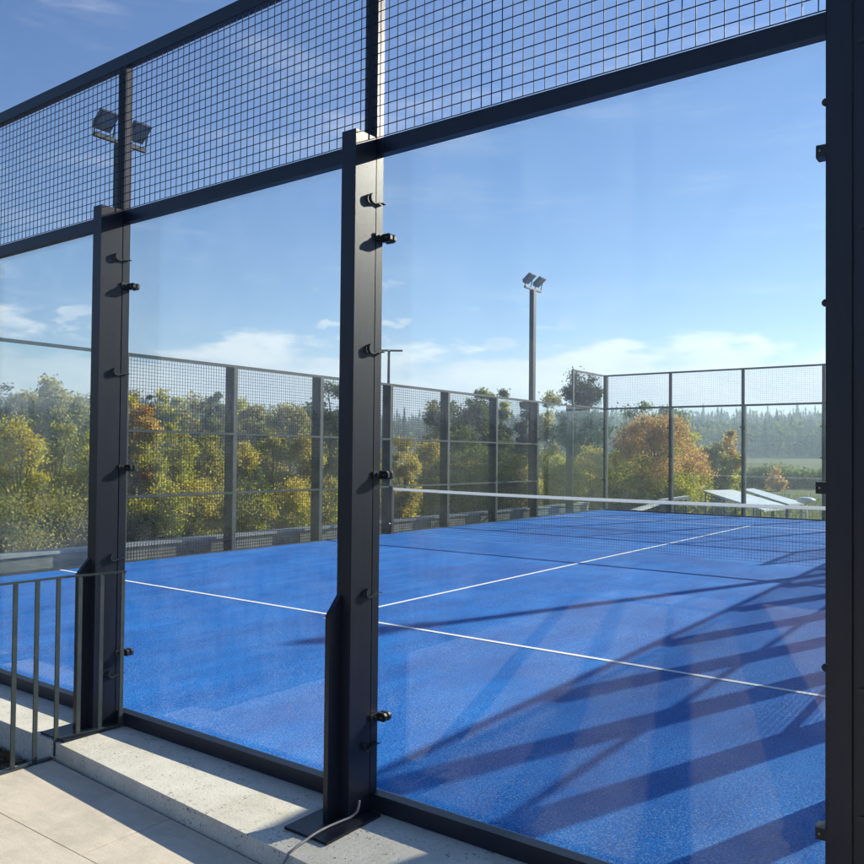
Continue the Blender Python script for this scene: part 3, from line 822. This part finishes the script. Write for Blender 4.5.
# far forest on the ridge: reads as one mass
g = np.random.default_rng(99)
Q = []; Cc = []
for i in range(15000):
    back = g.random() < .28
    a = g.uniform(.75, 2 * math.pi - .75) + YAW if back else YAW + g.uniform(-.72, .70)
    d = g.uniform(215, 470)
    x, y = CAM.x + d * math.sin(a), CAM.y + d * math.cos(a); z = gz(x, y)
    h = g.uniform(6, 10.5) * (1.25 if g.random() < .10 else 1); con = g.random() < .42
    if con:
        col = np.array(DRK[g.integers(0, 3)]); w = h * g.uniform(.11, .17); n = 6
        for j in range(n):
            zb = z + h * (j / n) ** .9; zt = z + h * min(1, (j + 1.5) / n)
            ww = w * (1 - .9 * j / n) * g.uniform(.8, 1.2); th = g.uniform(0, math.pi)
            for q in (0, 1.57):
                cx, cy = math.cos(th + q) * ww, math.sin(th + q) * ww; tt = .06
                Q.append(np.array([(x - cx, y - cy, zb), (x + cx, y + cy, zb + g.uniform(-.4, .4)), (x + cx * tt, y + cy * tt, zt), (x - cx * tt, y - cy * tt, zt)]))
                Cc.append(col * g.uniform(.7, 1.3))
    else:
        col = np.array((GRN, OLV, YGR)[0 if g.random() < .6 else (1 if g.random() < .8 else 2)][g.integers(0, 3)]); h *= .8
        k = 34; pts = np.clip(g.normal(size=(k, 3)), -1.5, 1.5) * np.array([h * .17, h * .17, h * .22]) + np.array([x, y, z + h * .6])
        for lq in leafquads(pts, h * .16, g): Q.append(lq); Cc.append(col * g.uniform(.32, .6))
tag(quads('far_forest', np.array(Q), 'leaf', cols=np.array(Cc)), 'blue hazy forest covering the far ridge', 'forest', kind='stuff')

# rough grass beyond the far fence
V = []; Cc = []
n = 26000
a = YAW + g.uniform(-.3, .62, n); d = 23 + 45 * g.random(n) ** 1.4
P = np.stack([CAM.x + d * np.sin(a), CAM.y + d * np.cos(a), np.zeros(n)], 1)
keep = (P[:, 1] > 25.5) | (P[:, 0] < -1.2)
P = P[keep]
for p_ in P: p_[2] = gz(p_[0], p_[1])
n = len(P); th = g.uniform(0, 6.28, n); w = g.uniform(.02, .06, n); h = g.uniform(.12, .34, n); ln = g.normal(0, .06, (n, 2))
dx, dy = np.cos(th) * w, np.sin(th) * w
Qd = np.stack([np.stack([P[:, 0] - dx, P[:, 1] - dy, P[:, 2]], 1), np.stack([P[:, 0] + dx, P[:, 1] + dy, P[:, 2]], 1),
               np.stack([P[:, 0] + dx * .2 + ln[:, 0], P[:, 1] + dy * .2 + ln[:, 1], P[:, 2] + h], 1), np.stack([P[:, 0] - dx * .2 + ln[:, 0], P[:, 1] - dy * .2 + ln[:, 1], P[:, 2] + h], 1)], 1)
cc = np.array([(.17, .20, .035), (.22, .21, .05), (.12, .15, .03)])[g.integers(0, 3, n)] * g.uniform(.7, 1.2, n)[:, None]
tag(quads('meadow_grass', Qd, 'leaf', cols=cc), 'rough sunlit meadow grass beyond the far fence', 'grass', kind='stuff')

# ------------------------------------------------------------------ haze
bm = bmesh.new(); box(bm, (-640, -620, -14), (640, 640, 66))
m, nt, out = mat('haze'); pv = N(nt, 'ShaderNodeVolumePrincipled')
pv.inputs['Color'].default_value = (.62, .79, 1, 1); pv.inputs['Density'].default_value = .0015; pv.inputs['Anisotropy'].default_value = .3
nt.links.new(pv.outputs[0], out.inputs['Volume'])
tag(obj('haze', bm, m), 'thin bluish haze over the fields and the far ridge', 'haze', kind='stuff')

# ------------------------------------------------------------------ light
SUN = Vector((.72, 2.05, 1)).normalized()
el = math.asin(SUN.z); rot = math.atan2(SUN.x, SUN.y)
L = bpy.data.lights.new('sun', 'SUN'); L.energy = 5.0; L.angle = math.radians(.5); L.color = (1, .91, .78)
so = bpy.data.objects.new('sun', L); C.objects.link(so); so.rotation_euler = SUN.to_track_quat('Z', 'Y').to_euler()
w = bpy.data.worlds.new('World'); bpy.context.scene.world = w; w.use_nodes = True
nt = w.node_tree; nt.nodes.clear()
wo = nt.nodes.new('ShaderNodeOutputWorld'); bgn = nt.nodes.new('ShaderNodeBackground')
sky = nt.nodes.new('ShaderNodeTexSky'); sky.sky_type = 'NISHITA'; sky.sun_disc = False
sky.sun_elevation = el; sky.sun_rotation = rot; sky.air_density = 1.0; sky.dust_density = 0; sky.ozone_density = 2.2; sky.altitude = 400
bgn.inputs[1].default_value = .054
# clouds: low cumulus bank above the horizon, thin streaks higher up
tc = nt.nodes.new('ShaderNodeTexCoord')
sep = nt.nodes.new('ShaderNodeSeparateXYZ'); nt.links.new(tc.outputs['Generated'], sep.inputs[0])
def mth(op, a, b=None, c=None):
    n = nt.nodes.new('ShaderNodeMath'); n.operation = op
    for i, v in enumerate((a, b, c)):
        if v is None: continue
        if isinstance(v, (int, float)): n.inputs[i].default_value = v
        else: nt.links.new(v, n.inputs[i])
    return n.outputs[0]
def maprange(v, a, b, c=0, d=1, smooth=True):
    n = nt.nodes.new('ShaderNodeMapRange'); n.interpolation_type = 'SMOOTHSTEP' if smooth else 'LINEAR'
    nt.links.new(v, n.inputs[0])
    for i, x in enumerate((a, b, c, d)): n.inputs[i + 1].default_value = x
    return n.outputs[0]
z = sep.outputs['Z']
n1 = noise(nt, coords(nt, (1, 1, 3.6), 'Generated'), 6.5, 9, .56)
n2 = noise(nt, coords(nt, (1, 1, 7), 'Generated'), 2.2, 6, .5)
band = mth('MULTIPLY', maprange(z, .015, .05), maprange(mth('ADD', z, mth('MULTIPLY', mth('SUBTRACT', n1, .5), -.16)), .134, .114))
c1 = mth('MULTIPLY', maprange(mth('ADD', mth('ADD', mth('MULTIPLY', n1, .35), mth('MULTIPLY', n2, .65)), .03), .405, .47), band)
# a few small separate cumulus tufts above the bank
n4 = noise(nt, coords(nt, (1, 1, 2.6), 'Generated'), 13, 8, .6)
n5 = noise(nt, coords(nt, (1, 1, 2), 'Generated'), 3.3, 3, .5)
c3 = mth('MULTIPLY', mth('MULTIPLY', maprange(n4, .54, .62), maprange(n5, .50, .58)), mth('MULTIPLY', maprange(z, .11, .13), maprange(z, .23, .18)))
n3 = noise(nt, coords(nt, (1.0, 2.0, 9), 'Generated'), 2.6, 8, .6)
c2 = mth('MULTIPLY', mth('MULTIPLY', maprange(n3, .50, .75), maprange(z, .06, .2)), .22)
cl = mth('MINIMUM', mth('ADD', mth('ADD', mth('MULTIPLY', c1, .95), mth('MULTIPLY', c3, .6)), c2), .9)
cloudcol = ramp(nt, n1, [(.35, (5.2, 5.9, 6.7)), (.56, (8.8, 8.8, 8.6))])
hs = nt.nodes.new('ShaderNodeHueSaturation'); hs.inputs['Saturation'].default_value = 1.38; hs.inputs['Hue'].default_value = .512
nt.links.new(sky.outputs[0], hs.inputs['Color'])
cm = mix(nt, cl, hs.outputs[0], cloudcol.outputs[0])
nt.links.new(cm, bgn.inputs[0]); nt.links.new(bgn.outputs[0], wo.inputs[0])

# ------------------------------------------------------------------ camera
cam = bpy.data.cameras.new('camera'); co = bpy.data.objects.new('camera', cam); C.objects.link(co)
Rm = Matrix(((0.80445348, 0.59393653, 0.00969549), (0.00377182, -0.02142897, 0.99976326), (-0.59400369, 0.80422646, 0.01947884)))
R3 = Matrix((Rm[0], Rm[1], -Rm[2])).transposed()
co.matrix_world = Matrix.Translation(CAM) @ R3.to_4x4()
cam.sensor_width = 36; cam.lens = 36 * 834.2 / 864
cam.shift_x = -(430.016 - 432) / 864; cam.shift_y = (438.883 - 432) / 864
cam.clip_start = .05; cam.clip_end = 3000
sc = bpy.context.scene; sc.camera = co
sc.view_settings.view_transform = 'Standard'; sc.view_settings.look = 'None'; sc.view_settings.exposure = 1.25; sc.view_settings.gamma = 1
sc.view_settings.use_curve_mapping = False
sc.cycles.transparent_max_bounces = 24; sc.cycles.max_bounces = 8; sc.cycles.volume_bounces = 0
